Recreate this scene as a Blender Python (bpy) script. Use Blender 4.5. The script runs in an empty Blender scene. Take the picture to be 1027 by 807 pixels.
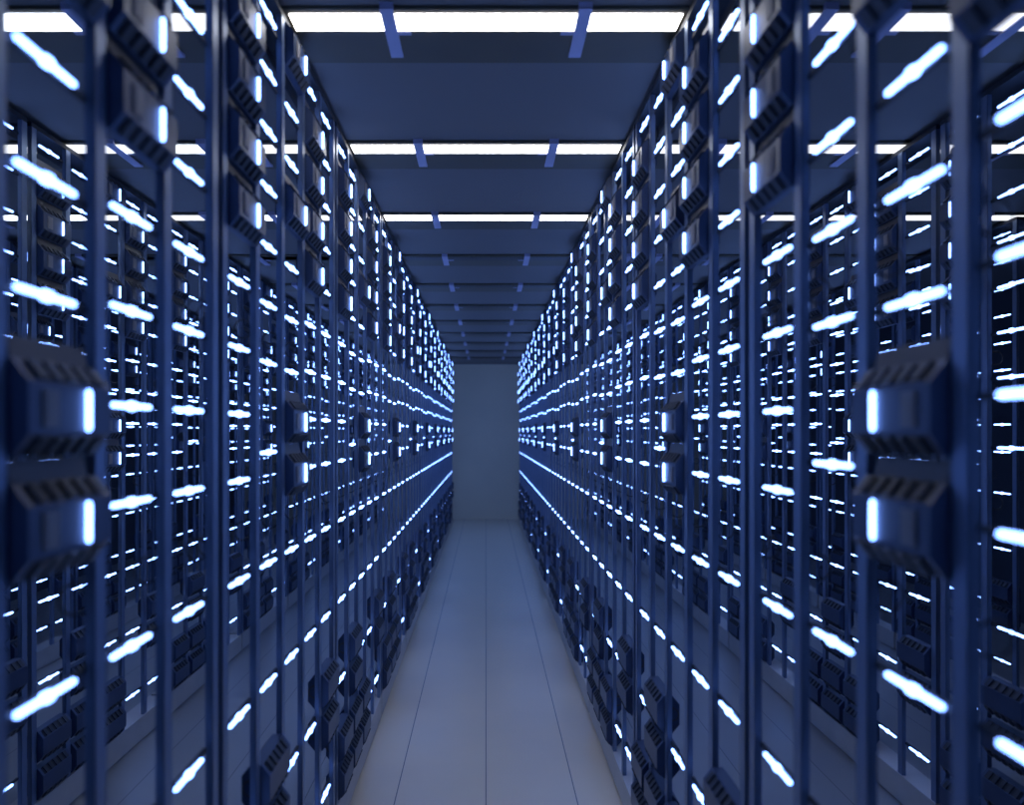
import bpy, bmesh, math
from mathutils import Vector

SC = bpy.context.scene
COL = SC.collection

# ------------------------------------------------------------------ layout
EYE = 1.64
F_PX = 850.0
W_IMG, H_IMG = 1027.0, 807.0
VPX, VPY = 487.4, 433.0          # vanishing point of the aisle in the photograph
AISLE_SHIFT = 0.0
ROW_X = [0.602, 1.83, 3.08]      # aisle-side faces of the rack rows
BAY = 0.2805
RACK_PITCH = 1.474
BAY0_Y = 0.609
POST_W, POST_D = 0.040, 0.016
POST_OFF = 0.015
OPEN = BAY - POST_W
RACK_TOP = EYE + 1.249
PLINTH_H = 0.13
N_RACKS = 10
WALL_Y = 15.95
LIGHT_Z = EYE + 1.26
CEIL_Z = LIGHT_Z + 0.012

# ------------------------------------------------------------------ materials
def new_mat(name):
    m = bpy.data.materials.new(name)
    m.use_nodes = True
    return m, m.node_tree.nodes, m.node_tree.links, m.node_tree.nodes['Principled BSDF']

def surf(name, color, rough=0.5, metal=0.0, spec=0.5, vary=0.12, scale=6.0, rough_vary=0.08, bump=0.0):
    m, n, l, b = new_mat(name)
    tc = n.new('ShaderNodeTexCoord')
    nz = n.new('ShaderNodeTexNoise'); nz.inputs['Scale'].default_value = scale
    nz.inputs['Detail'].default_value = 4
    l.new(tc.outputs['Object'], nz.inputs['Vector'])
    cr = n.new('ShaderNodeValToRGB')
    cr.color_ramp.elements[0].position = 0.3
    cr.color_ramp.elements[1].position = 0.7
    cr.color_ramp.elements[0].color = (*[c * (1 - vary) for c in color], 1)
    cr.color_ramp.elements[1].color = (*[min(1, c * (1 + vary)) for c in color], 1)
    l.new(nz.outputs['Fac'], cr.inputs['Fac'])
    l.new(cr.outputs['Color'], b.inputs['Base Color'])
    mr = n.new('ShaderNodeMapRange')
    mr.inputs['To Min'].default_value = max(0.02, rough - rough_vary)
    mr.inputs['To Max'].default_value = min(1, rough + rough_vary)
    l.new(nz.outputs['Fac'], mr.inputs['Value'])
    l.new(mr.outputs['Result'], b.inputs['Roughness'])
    b.inputs['Metallic'].default_value = metal
    b.inputs['Specular IOR Level'].default_value = spec
    return m

def emit(name, color, strength):
    m, n, l, b = new_mat(name)
    b.inputs['Base Color'].default_value = (0.8, 0.85, 0.9, 1)
    b.inputs['Emission Color'].default_value = (*color, 1)
    b.inputs['Emission Strength'].default_value = strength
    return m

def floor_material():
    m, n, l, b = new_mat('floor_panels')
    tc = n.new('ShaderNodeTexCoord')
    sep = n.new('ShaderNodeSeparateXYZ'); l.new(tc.outputs['Object'], sep.inputs[0])
    # seams between the long floor panels, 0.405 m apart along the aisle
    div = n.new('ShaderNodeMath'); div.operation = 'DIVIDE'; div.inputs[1].default_value = 0.405
    l.new(sep.outputs['X'], div.inputs[0])
    add = n.new('ShaderNodeMath'); add.operation = 'ADD'; add.inputs[1].default_value = 0.5
    l.new(div.outputs[0], add.inputs[0])
    fr = n.new('ShaderNodeMath'); fr.operation = 'FRACT'; l.new(add.outputs[0], fr.inputs[0])
    sub = n.new('ShaderNodeMath'); sub.operation = 'SUBTRACT'; sub.inputs[1].default_value = 0.5
    l.new(fr.outputs[0], sub.inputs[0])
    ab = n.new('ShaderNodeMath'); ab.operation = 'ABSOLUTE'; l.new(sub.outputs[0], ab.inputs[0])
    lt = n.new('ShaderNodeMath'); lt.operation = 'LESS_THAN'; lt.inputs[1].default_value = 0.0055
    l.new(ab.outputs[0], lt.inputs[0])
    nz = n.new('ShaderNodeTexNoise'); nz.inputs['Scale'].default_value = 2.5; nz.inputs['Detail'].default_value = 5
    l.new(tc.outputs['Object'], nz.inputs['Vector'])
    cr = n.new('ShaderNodeValToRGB')
    cr.color_ramp.elements[0].position = 0.25; cr.color_ramp.elements[1].position = 0.8
    cr.color_ramp.elements[0].color = (0.76, 0.65, 0.49, 1)
    cr.color_ramp.elements[1].color = (0.82, 0.70, 0.53, 1)
    l.new(nz.outputs['Fac'], cr.inputs['Fac'])
    mx = n.new('ShaderNodeMix'); mx.data_type = 'RGBA'
    l.new(lt.outputs[0], mx.inputs['Factor'])
    # shade of the side aisles painted into the floor: darker grey past the rack fronts
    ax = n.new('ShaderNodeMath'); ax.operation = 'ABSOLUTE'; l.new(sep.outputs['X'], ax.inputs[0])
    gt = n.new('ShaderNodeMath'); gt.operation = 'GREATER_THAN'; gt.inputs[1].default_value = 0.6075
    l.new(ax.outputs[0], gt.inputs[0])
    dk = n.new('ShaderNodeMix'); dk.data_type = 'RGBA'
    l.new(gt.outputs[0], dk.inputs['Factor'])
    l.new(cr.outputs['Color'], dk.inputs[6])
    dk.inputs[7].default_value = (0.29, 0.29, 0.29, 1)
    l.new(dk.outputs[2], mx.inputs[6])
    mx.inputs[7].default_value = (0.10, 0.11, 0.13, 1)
    l.new(mx.outputs[2], b.inputs['Base Color'])
    mr = n.new('ShaderNodeMapRange')
    mr.inputs['To Min'].default_value = 0.28; mr.inputs['To Max'].default_value = 0.42
    l.new(nz.outputs['Fac'], mr.inputs['Value']); l.new(mr.outputs['Result'], b.inputs['Roughness'])
    return m

M = dict(
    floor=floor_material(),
    ceiling=surf('ceiling_paint', (0.165, 0.155, 0.152), 0.7, vary=0.05, scale=1.5),
    wall=surf('wall_paint', (0.90, 0.78, 0.58), 0.75, vary=0.04, scale=1.2),
    wall_dark=surf('dark_wall_paint', (0.05, 0.06, 0.08), 0.7, vary=0.04, scale=1.2),
    post=surf('blue_grey_steel', (0.18, 0.25, 0.39), 0.36, metal=0.4, vary=0.1, scale=3.0),
    rail=surf('dark_steel_rail', (0.028, 0.033, 0.045), 0.6, metal=0.1),
    plinth=surf('pale_kick_plate', (0.50, 0.48, 0.46), 0.5, vary=0.06),
    casing=surf('dark_blue_casing', (0.046, 0.070, 0.135), 0.38, metal=0.25, vary=0.1, scale=8),
    vent=surf('vent_ribs', (0.042, 0.047, 0.06), 0.6, metal=0.1),
    vent_dark=surf('vent_back', (0.012, 0.014, 0.02), 0.6),
    ring=surf('brown_grey_ring', (0.07, 0.062, 0.06), 0.5, metal=0.3),
    bridge=surf('brown_bridge_plate', (0.10, 0.088, 0.085), 0.5),
    plate=surf('grey_label_plate', (0.24, 0.23, 0.24), 0.5),
    tube=emit('blue_white_tube', (0.18, 0.35, 1.0), 8.8),
    panel=emit('ceiling_diffuser', (1.0, 0.98, 0.96), 6.4),
    panel_dim=emit('side_ceiling_diffuser', (0.96, 0.98, 1.0), 1.5),
    panel_off=surf('unlit_diffuser', (0.03, 0.03, 0.03), 0.5),
    housing=surf('dark_light_housing', (0.090, 0.074, 0.046), 0.55),
    bracket=surf('blue_bracket', (0.42, 0.42, 0.60), 0.5),
)

# ------------------------------------------------------------------ mesh helpers
def box(bm, x0, x1, y0, y1, z0, z1, mi=0):
    r = bmesh.ops.create_cube(bm, size=1.0)
    vs = r['verts']
    for v in vs:
        v.co = Vector(((x0 + x1) / 2 + v.co.x * (x1 - x0), (y0 + y1) / 2 + v.co.y * (y1 - y0),
                       (z0 + z1) / 2 + v.co.z * (z1 - z0)))
    for f in {f for v in vs for f in v.link_faces}:
        f.material_index = mi
    return vs

def lathe(bm, prof, axis, center, n=8, mi=0):
    """revolve (along, radius) pairs about 'y' or 'z' through center; smooth and capped."""
    cx, cy, cz = center
    rings = []
    for a, r in prof:
        ring = []
        for i in range(n):
            t = 2 * math.pi * i / n
            if axis == 'y':
                co = (cx + r * math.cos(t), cy + a, cz + r * math.sin(t))
            else:
                co = (cx + r * math.cos(t), cy + r * math.sin(t), cz + a)
            ring.append(bm.verts.new(co))
        rings.append(ring)
    for p, q in zip(rings, rings[1:]):
        for i in range(n):
            f = bm.faces.new((p[i], p[(i + 1) % n], q[(i + 1) % n], q[i]))
            f.material_index = mi; f.smooth = True
    for ring in (rings[0], rings[-1]):
        f = bm.faces.new(ring); f.material_index = mi

def torus_xz(bm, center, R, r, n=16, m=6, mi=0):
    cx, cy, cz = center
    grid = []
    for i in range(n):
        a = 2 * math.pi * i / n
        row = []
        for j in range(m):
            b = 2 * math.pi * j / m
            rr = R + r * math.cos(b)
            row.append(bm.verts.new((cx + rr * math.cos(a), cy + r * math.sin(b), cz + rr * math.sin(a))))
        grid.append(row)
    for i in range(n):
        for j in range(m):
            f = bm.faces.new((grid[i][j], grid[(i + 1) % n][j], grid[(i + 1) % n][(j + 1) % m], grid[i][(j + 1) % m]))
            f.material_index = mi; f.smooth = True

def prism(bm, prof, y0, y1, mi=0):
    """extrude an (x, z) outline along y"""
    a = [bm.verts.new((x, y0, z)) for x, z in prof]
    b = [bm.verts.new((x, y1, z)) for x, z in prof]
    n = len(prof)
    fs = [bm.faces.new(a), bm.faces.new(b[::-1])]
    for i in range(n):
        fs.append(bm.faces.new((a[i], b[i], b[(i + 1) % n], a[(i + 1) % n])))
    for f in fs:
        f.material_index = mi
    return fs

def finish(bm, name, mats, bevel=0.0, mirror=False):
    if bevel:
        es = [e for e in bm.edges if len(e.link_faces) == 2 and e.calc_face_angle(0) > 0.5]
        bmesh.ops.bevel(bm, geom=es, offset=bevel, segments=1, affect='EDGES', clamp_overlap=True)
    if mirror:
        for v in bm.verts:
            v.co.x = -v.co.x
    bmesh.ops.recalc_face_normals(bm, faces=bm.faces[:])
    me = bpy.data.meshes.new(name)
    bm.to_mesh(me); bm.free()
    for m in mats:
        me.materials.append(m)
    return me

def obj(name, me, parent=None, loc=(0, 0, 0)):
    o = bpy.data.objects.new(name, me)
    COL.objects.link(o)
    o.location = loc
    if parent is not None:
        o.parent = parent
    return o

def tag(o, label, cat, group=None, kind=None):
    o['label'] = label; o['category'] = cat
    if group: o['group'] = group
    if kind: o['kind'] = kind
    return o

def structure(name, me):
    o = obj(name, me); o['kind'] = 'structure'
    return o

def simple(fn, name, mats, bevel=0.0, mirror=False):
    bm = bmesh.new(); fn(bm)
    return finish(bm, name, mats, bevel, mirror)

# ------------------------------------------------------------------ room
RX = 4.6
Y_BACK = -2.5
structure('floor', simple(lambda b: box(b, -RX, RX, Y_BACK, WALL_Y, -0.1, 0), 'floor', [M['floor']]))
structure('ceiling', simple(lambda b: box(b, -RX, RX, Y_BACK, WALL_Y, CEIL_Z, CEIL_Z + 0.1), 'ceiling', [M['ceiling']]))
structure('wall_back', simple(lambda b: box(b, -RX, RX, WALL_Y, WALL_Y + 0.1, 0, CEIL_Z), 'wall_back', [M['wall']]))
structure('wall_left', simple(lambda b: box(b, -RX - 0.1, -RX, Y_BACK, WALL_Y, 0, CEIL_Z), 'wall_left', [M['wall_dark']]))
structure('wall_right', simple(lambda b: box(b, RX, RX + 0.1, Y_BACK, WALL_Y, 0, CEIL_Z), 'wall_right', [M['wall_dark']]))

# ------------------------------------------------------------------ rack meshes (local: +x looks into the aisle, y along the row, z from the floor)
TUBE_R, BAR_L = 0.0046, 0.160

def tube_profile(half, r, cap):
    p = [(-half, r * 0.35), (-half + cap * 0.35, r * 0.8), (-half + cap, r)]
    return p + [(-a, q) for a, q in reversed(p)]

def light_bar(bm):
    lathe(bm, tube_profile(BAR_L / 2, TUBE_R, 0.006), 'y', (0.000, 0, 0), 8, 0)
    # small coupling at the middle of the tube, lit like the tube
    lathe(bm, [(-0.011, 0.0045), (-0.007, 0.0082), (0.007, 0.0082), (0.011, 0.0045)], 'y', (0.000, 0, 0), 8, 0)
    # dark carrier rail reaching the posts on both sides
    box(bm, -0.016, -0.008, -OPEN / 2 + POST_OFF, OPEN / 2 + POST_OFF, -0.0045, 0.0045, 1)
    for y in (-0.06, 0.06):
        box(bm, -0.009, -0.003, y - 0.004, y + 0.004, -0.0035, 0.0035, 1)

def post(bm):
    z0, z1 = PLINTH_H, RACK_TOP - 0.018
    # C-channel: aisle face with a return flange on the far edge and on the near edge
    box(bm, -POST_D, 0, -POST_W / 2, -POST_W / 2 + 0.004, z0, z1)
    box(bm, -0.004, 0, -POST_W / 2, POST_W / 2, z0, z1)
    box(bm, -POST_D, 0, POST_W / 2 - 0.004, POST_W / 2, z0, z1)
    for z in (1.09, 0.92, 0.60, 0.27, -0.055, -0.26, -0.57, -0.90, -1.22):
        if z in (0.27, -0.26):
            torus_xz(bm, (-POST_D - 0.020, -POST_W / 2 + 0.006, EYE + z), 0.024, 0.0022, 14, 5, 1)
        box(bm, -POST_D + 0.001, -POST_D + 0.004, -POST_W / 2 + 0.004, -POST_W / 2 + 0.02, EYE + z - 0.008, EYE + z + 0.008, 1)

RL0 = -BAY / 2 - POST_W / 2 + POST_OFF
RL1 = 4.5 * BAY + POST_W / 2 + POST_OFF

def top_rail(bm):
    box(bm, -0.10, 0.0, RL0, RL1, RACK_TOP - 0.018, RACK_TOP)
    box(bm, -0.10, -0.094, RL0, RL1, RACK_TOP - 0.05, RACK_TOP - 0.018)

def plinth(bm):
    box(bm, -0.10, 0.004, RL0, RL1, 0.012, PLINTH_H)
    box(bm, -0.085, -0.006, RL0 + 0.01, RL1 - 0.01, 0.0, 0.012)

# ------------------------------------------------------------------ server module
ML = OPEN - 0.006
HEX = [(0.026, 0.034), (0.026, -0.034), (0.003, -0.063), (-0.026, -0.063),
       (-0.050, -0.034), (-0.050, 0.034), (-0.026, 0.063), (0.003, 0.063)]

HEX_SLIM = [(x if x > 0 else (-0.012 if x > -0.04 else -0.030), z) for x, z in HEX]

def casing(bm):
    prism(bm, HEX_SLIM, -ML / 2, ML / 2)

def casing_deep(bm):
    prism(bm, HEX, -ML / 2, ML / 2)

def vents(bm, sgn, mi_rib=0, mi_back=1):
    # ribs run down the chamfer, side by side along the module
    ax, az, bx, bz = 0.0232, 0.0375, 0.0058, 0.0595
    nx, nz = 0.784, 0.620
    def quad_prism(y0, y1, s0, s1, h0, h1, mi):
        vs = []
        for y in (y0, y1):
            for s, h in ((s0, h0), (s1, h0), (s1, h1), (s0, h1)):
                x = ax + (bx - ax) * s + nx * h
                z = (az + (bz - az) * s + nz * h) * sgn
                vs.append(bm.verts.new((x, y, z)))
        a, b = vs[:4], vs[4:]
        fs = [bm.faces.new(a), bm.faces.new(b)]
        for i in range(4):
            fs.append(bm.faces.new((a[i], a[(i + 1) % 4], b[(i + 1) % 4], b[i])))
        for f in fs: f.material_index = mi
    quad_prism(-0.100, 0.100, -0.02, 1.02, 0.0002, 0.0016, mi_back)
    for k in range(5):
        y = -0.080 + 0.040 * k
        quad_prism(y - 0.011, y + 0.011, -0.05, 1.05, 0.0016, 0.0060, mi_rib)

LED_Y = ML / 2 - 0.078
def led_tube(bm):
    lathe(bm, tube_profile(0.030, 0.0046, 0.006), 'z', (0.0285, LED_Y, 0), 8, 0)

def label_plate(bm):
    box(bm, 0.0255, 0.0285, -0.085, -0.045, -0.025, 0.025)
    box(bm, 0.0285, 0.0295, -0.080, -0.050, -0.020, 0.020)

def spacer(bm):
    # brown-grey bridge plate above the casing, leaning back from the aisle
    prism(bm, [(0.000, 0.0628), (-0.012, 0.0628), (-0.016, 0.0945), (-0.006, 0.0945)], -ML / 2 + 0.004, ML / 2 - 0.022)

def ring_handle(bm):
    torus_xz(bm, (-0.026, -ML / 2 + 0.0008, 0.0), 0.021, 0.003, 18, 6)
    box(bm, -0.030, -0.022, -ML / 2 - 0.0015, -ML / 2 + 0.002, 0.018, 0.026)

LIB = {}
for side, mir in (('L', False), ('R', True)):
    LIB[side] = dict(
        light_bar=simple(light_bar, 'light_bar', [M['tube'], M['rail']], mirror=mir),
        post=simple(post, 'post', [M['post'], M['ring']], mirror=mir),
        top_rail=simple(top_rail, 'top_rail', [M['rail']], mirror=mir),
        plinth=simple(plinth, 'plinth', [M['plinth']], mirror=mir),
        casing=simple(casing, 'server_module', [M['casing']], bevel=0.0035, mirror=mir),
        casing_deep=simple(casing_deep, 'server_module', [M['casing']], bevel=0.0035, mirror=mir),
        vent_top=simple(lambda b: vents(b, 1), 'vent_grille', [M['vent'], M['vent_dark']], mirror=mir),
        vent_bottom=simple(lambda b: vents(b, -1), 'vent_grille', [M['vent'], M['vent_dark']], mirror=mir),
        led=simple(led_tube, 'light_tube', [M['tube']], mirror=mir),
        plate=simple(label_plate, 'label_plate', [M['plate']], mirror=mir),
        spacer=simple(spacer, 'bridge_plate', [M['bridge']], mirror=mir),
        ring=simple(ring_handle, 'ring_handle', [M['ring']], mirror=mir),
    )

# ------------------------------------------------------------------ what sits in each bay (the same in every rack)
UP = {0: {'b': (7, 2, 1), 'm': (6, 5, 4, 3)},
      1: {'b': (7, 6, 5, 4, 3, 2, 1), 'm': ()},
      2: {'b': (6, 5, 3, 2, 1), 'm': (7, 4)},
      3: {'b': (7, 2, 1), 'm': (6, 5, 4, 3)},
      4: {'b': (7, 6, 5, 4, 3, 2, 1), 'm': ()}}
BOFF = {0: 0.045, 1: 0.031, 2: 0.026, 3: 0.045, 4: 0.045}
MOFF = {0: 0.067, 2: 0.049, 3: 0.067}
MID = {0: 'A', 1: 'B', 2: 'C', 3: 'A', 4: 'A'}
LOW = [-0.366, -0.699, -1.032, -1.366]
LOW_M = {2: (1, 4), 3: (0, 1, 2)}

def bay_content(j):
    bars = [BOFF[j] + 0.1615 * k for k in UP[j]['b']]
    mods = [(MOFF[j] + 0.1595 * k, True) for k in UP[j]['m']]
    t = MID[j]
    if t == 'A': bars += [0.044, -0.120]
    if t == 'B': bars += [-0.057]
    if t == 'C': mods += [(0.031, True), (-0.130, True)]
    for c, z in enumerate(LOW):
        if c in LOW_M and j in LOW_M[c]:
            mods += [(z + 0.080, False), (z - 0.072, False)]
        else:
            bars.append(z)
    return bars, sorted(mods, reverse=True)

ORD = ['first', 'second', 'third', 'fourth', 'fifth', 'sixth', 'seventh', 'eighth', 'ninth', 'tenth', 'eleventh', 'twelfth']

def project(p):
    return VPX + F_PX * p[0] / p[1], VPY - F_PX * (p[2] - EYE) / p[1]

modules = []
for row, rx in enumerate(ROW_X):
    for side, s in (('L', -1), ('R', 1)):
        r_first = (0, 1, 3)[row]
        r_last = (N_RACKS, N_RACKS, 8)[row]
        for r in range(r_first, r_last):
            X = s * rx + AISLE_SHIFT
            Y = BAY0_Y + RACK_PITCH * r + (0.033 if s > 0 else 0.0)
            rack = obj('server_rack', None, None, (X, Y, 0))
            word = 'left' if s < 0 else 'right'
            seq = ORD[r - r_first]
            if row == 0:
                lab = f'open server rack with light bars, {seq} from the camera along {word} side of aisle'
            elif row == 1:
                lab = f'open server rack in second row, behind the {word} aisle racks, {seq} from the camera'
            else:
                lab = f'dim open server rack two rows behind the {word} aisle racks, {seq} from the camera'
            tag(rack, lab, 'server rack', ('server racks beside the central aisle', 'server racks in the second row',
                                           'server racks in the third row')[row] + f' on the {word}')
            lib = LIB[side]
            for k in range(6):
                obj('post', lib['post'], rack, (0, (k - 0.5) * BAY + POST_OFF, 0))
            obj('top_rail', lib['top_rail'], rack)
            obj('kick_plate', lib['plinth'], rack)
            for pos in range(5):
                j = pos if side == 'L' else 4 - pos
                bars, mods = bay_content(j)
                for z in bars:
                    obj('light_bar', lib['light_bar'], rack, (-0.004 if side == 'L' else 0.004, pos * BAY, EYE + z))
                for n, (z, lit) in enumerate(mods):
                    p = (X, Y + pos * BAY + POST_OFF, EYE + z)
                    u, v = project((p[0], p[1], p[2]))
                    inside = -60 < u < W_IMG + 60 and -40 < v < H_IMG + 40 and p[1] > 0.9
                    modules.append(dict(p=p, lit=lit, side=side, row=row, rack=r - r_first, bay=pos, n=n,
                                        inside=inside, dist=Vector(p).length if False else math.hypot(p[0], p[1])))

# ------------------------------------------------------------------ server modules: the 300 nearest as things, the rest as one mass
modules.sort(key=lambda m: (not m['inside'], m['dist']))
NEAR = 300
down = ['top one', 'second down', 'third down', 'fourth down', 'fifth down', 'sixth down', 'seventh down', 'eighth down',
        'ninth down', 'tenth down', 'eleventh down']
for i, m in enumerate(modules[:NEAR]):
    lib = LIB[m['side']]
    o = obj('server_module', lib['casing' if m['lit'] else 'casing_deep'], None, m['p'])
    word = 'left' if m['side'] == 'L' else 'right'
    look = 'dark module with lit tube' if m['lit'] else 'dark unlit ribbed module'
    where = (f'{ORD[m["rack"]]} {word} aisle rack' if m['row'] == 0 else
             f'{ORD[m["rack"]]} second-row {word} rack' if m['row'] == 1 else f'{ORD[m["rack"]]} third-row {word} rack')
    tag(o, f'{look}, {down[m["n"]]} in {ORD[m["bay"]]} bay of {where}', 'server module', 'server modules slotted into the racks')
    if m['lit']:
        obj('light_tube', lib['led'], o)
    if m['dist'] < 9:
        obj('vent_grille', lib['vent_top'], o)
        obj('vent_grille', lib['vent_bottom'], o)
        if not m['lit']:
            obj('ring_handle', lib['ring'], o)
        if m['lit'] and m['p'][2] < EYE + 1.1:
            obj('bridge_plate', lib['spacer'], o)
        if m['lit']:
            obj('label_plate', lib['plate'], o)

bm = bmesh.new()
names = ['casing', 'vent', 'vent_dark', 'tube', 'ring']
for m in modules[NEAR:]:
    lib = LIB[m['side']]
    for key, slots in (('casing' if m['lit'] else 'casing_deep', [0]), ('vent_top', [1, 2]), ('vent_bottom', [1, 2])) + ((('led', [3]),) if m['lit'] else ()):
        v0, f0 = len(bm.verts), len(bm.faces)
        bm.from_mesh(lib[key])
        bm.verts.ensure_lookup_table(); bm.faces.ensure_lookup_table()
        off = Vector(m['p'])
        for v in bm.verts[v0:]:
            v.co += off
        for f in bm.faces[f0:]:
            f.material_index = slots[min(f.material_index, len(slots) - 1)]
me = bpy.data.meshes.new('server_module')
bm.to_mesh(me); bm.free()
for k in names:
    me.materials.append(M[k])
tag(obj('server_module', me), 'many small distant server modules in the far racks and the rows behind', 'server module',
    'server modules slotted into the racks', 'stuff')

# ------------------------------------------------------------------ ceiling lights: three lit rows, the rest unlit
def fixture(xc, half, brackets, y, lit, label):
    root = obj('ceiling_light', None, None, (xc, y, LIGHT_Z))
    tag(root, label, 'ceiling light', 'lit ceiling lights' if lit else 'unlit ceiling lights')
    obj('housing', simple(lambda b: box(b, -half - 0.02, half + 0.02, -0.025, 0.345, 0.0, CEIL_Z - LIGHT_Z), 'housing', [M['housing']], bevel=0.003), root)
    xs = [-half] + [v for c in brackets for v in (c - 0.014, c + 0.014)] + [half]
    for k in range(0, len(xs), 2):
        obj('diffuser', simple(lambda b: box(b, xs[k], xs[k + 1], 0.0, 0.105, -0.003, 0.0005), 'diffuser',
                               [M[('panel' if abs(xc) < 0.1 else 'panel_dim') if lit else 'panel_off']]), root)
    for c in brackets:
        t = -1 if c > 0 else 1
        def br(b):
            box(b, c - 0.020, c + 0.020, -0.045, 0.282, -0.009, -0.004)
            box(b, c - 0.020, c + 0.020, -0.045, -0.027, -0.006, 0.012)
            box(b, c - 0.020, c + 0.020, 0.262, 0.282, -0.006, 0.001)
            box(b, *sorted((c + t * 0.020, c + t * 0.060)), 0.113, 0.137, -0.002, 0.001)
        obj('bracket', simple(br, 'bracket', [M['bracket']]), root)
    return root

for k in range(11):
    y = (2.553, 3.722, 4.935)[k] if k < 3 else 2.54 + 1.185 * k
    lit = k < 3
    state = 'white glowing' if lit else 'dark unlit'
    seq = ORD[k] if lit else ORD[k - 3]
    which = f'{seq} such row from the camera'
    fixture(0.0, 0.594, (-0.296, 0.296), y, lit, f'{state} ceiling light over the central aisle, {which}')
    if k < 8:
        for s, word in ((-1, 'left'), (1, 'right')):
            fixture(s * 1.262, 0.60, [s * v for v in (-0.236, -0.022, 0.378)], y, lit,
                    f'{state} ceiling light above second aisle on the {word}, {which}')
            if k < 4:
                fixture(s * 2.62, 0.60, [s * v for v in (-0.296, 0.296)], y, lit,
                        f'{state} ceiling light above outer aisle on the {word}, {which}')

# ------------------------------------------------------------------ world and camera
w = bpy.data.worlds.new('world'); SC.world = w
w.use_nodes = True
bg = w.node_tree.nodes['Background']
bg.inputs['Color'].default_value = (0.18, 0.30, 0.62, 1)
bg.inputs['Strength'].default_value = 0.05

cam = bpy.data.cameras.new('camera')
co = bpy.data.objects.new('camera', cam); COL.objects.link(co)
co.location = (0, 0, EYE)
co.rotation_euler = (math.radians(90), 0, 0)
cam.sensor_fit = 'HORIZONTAL'; cam.sensor_width = 36.0
cam.lens = 36.0 * F_PX / W_IMG
cam.shift_x = (W_IMG / 2 - VPX) / W_IMG
cam.shift_y = (VPY - H_IMG / 2) / W_IMG
cam.clip_start = 0.05
cam.dof.use_dof = True
cam.dof.focus_distance = 4.5
cam.dof.aperture_fstop = 1.9
SC.camera = co

vs = SC.view_settings
vs.view_transform = 'Standard'; vs.look = 'None'; vs.exposure = 0.05; vs.gamma = 1.0
vs.use_curve_mapping = False
SC.cycles.use_denoising = True
SC.cycles.max_bounces = 8
SC.cycles.use_light_tree = True
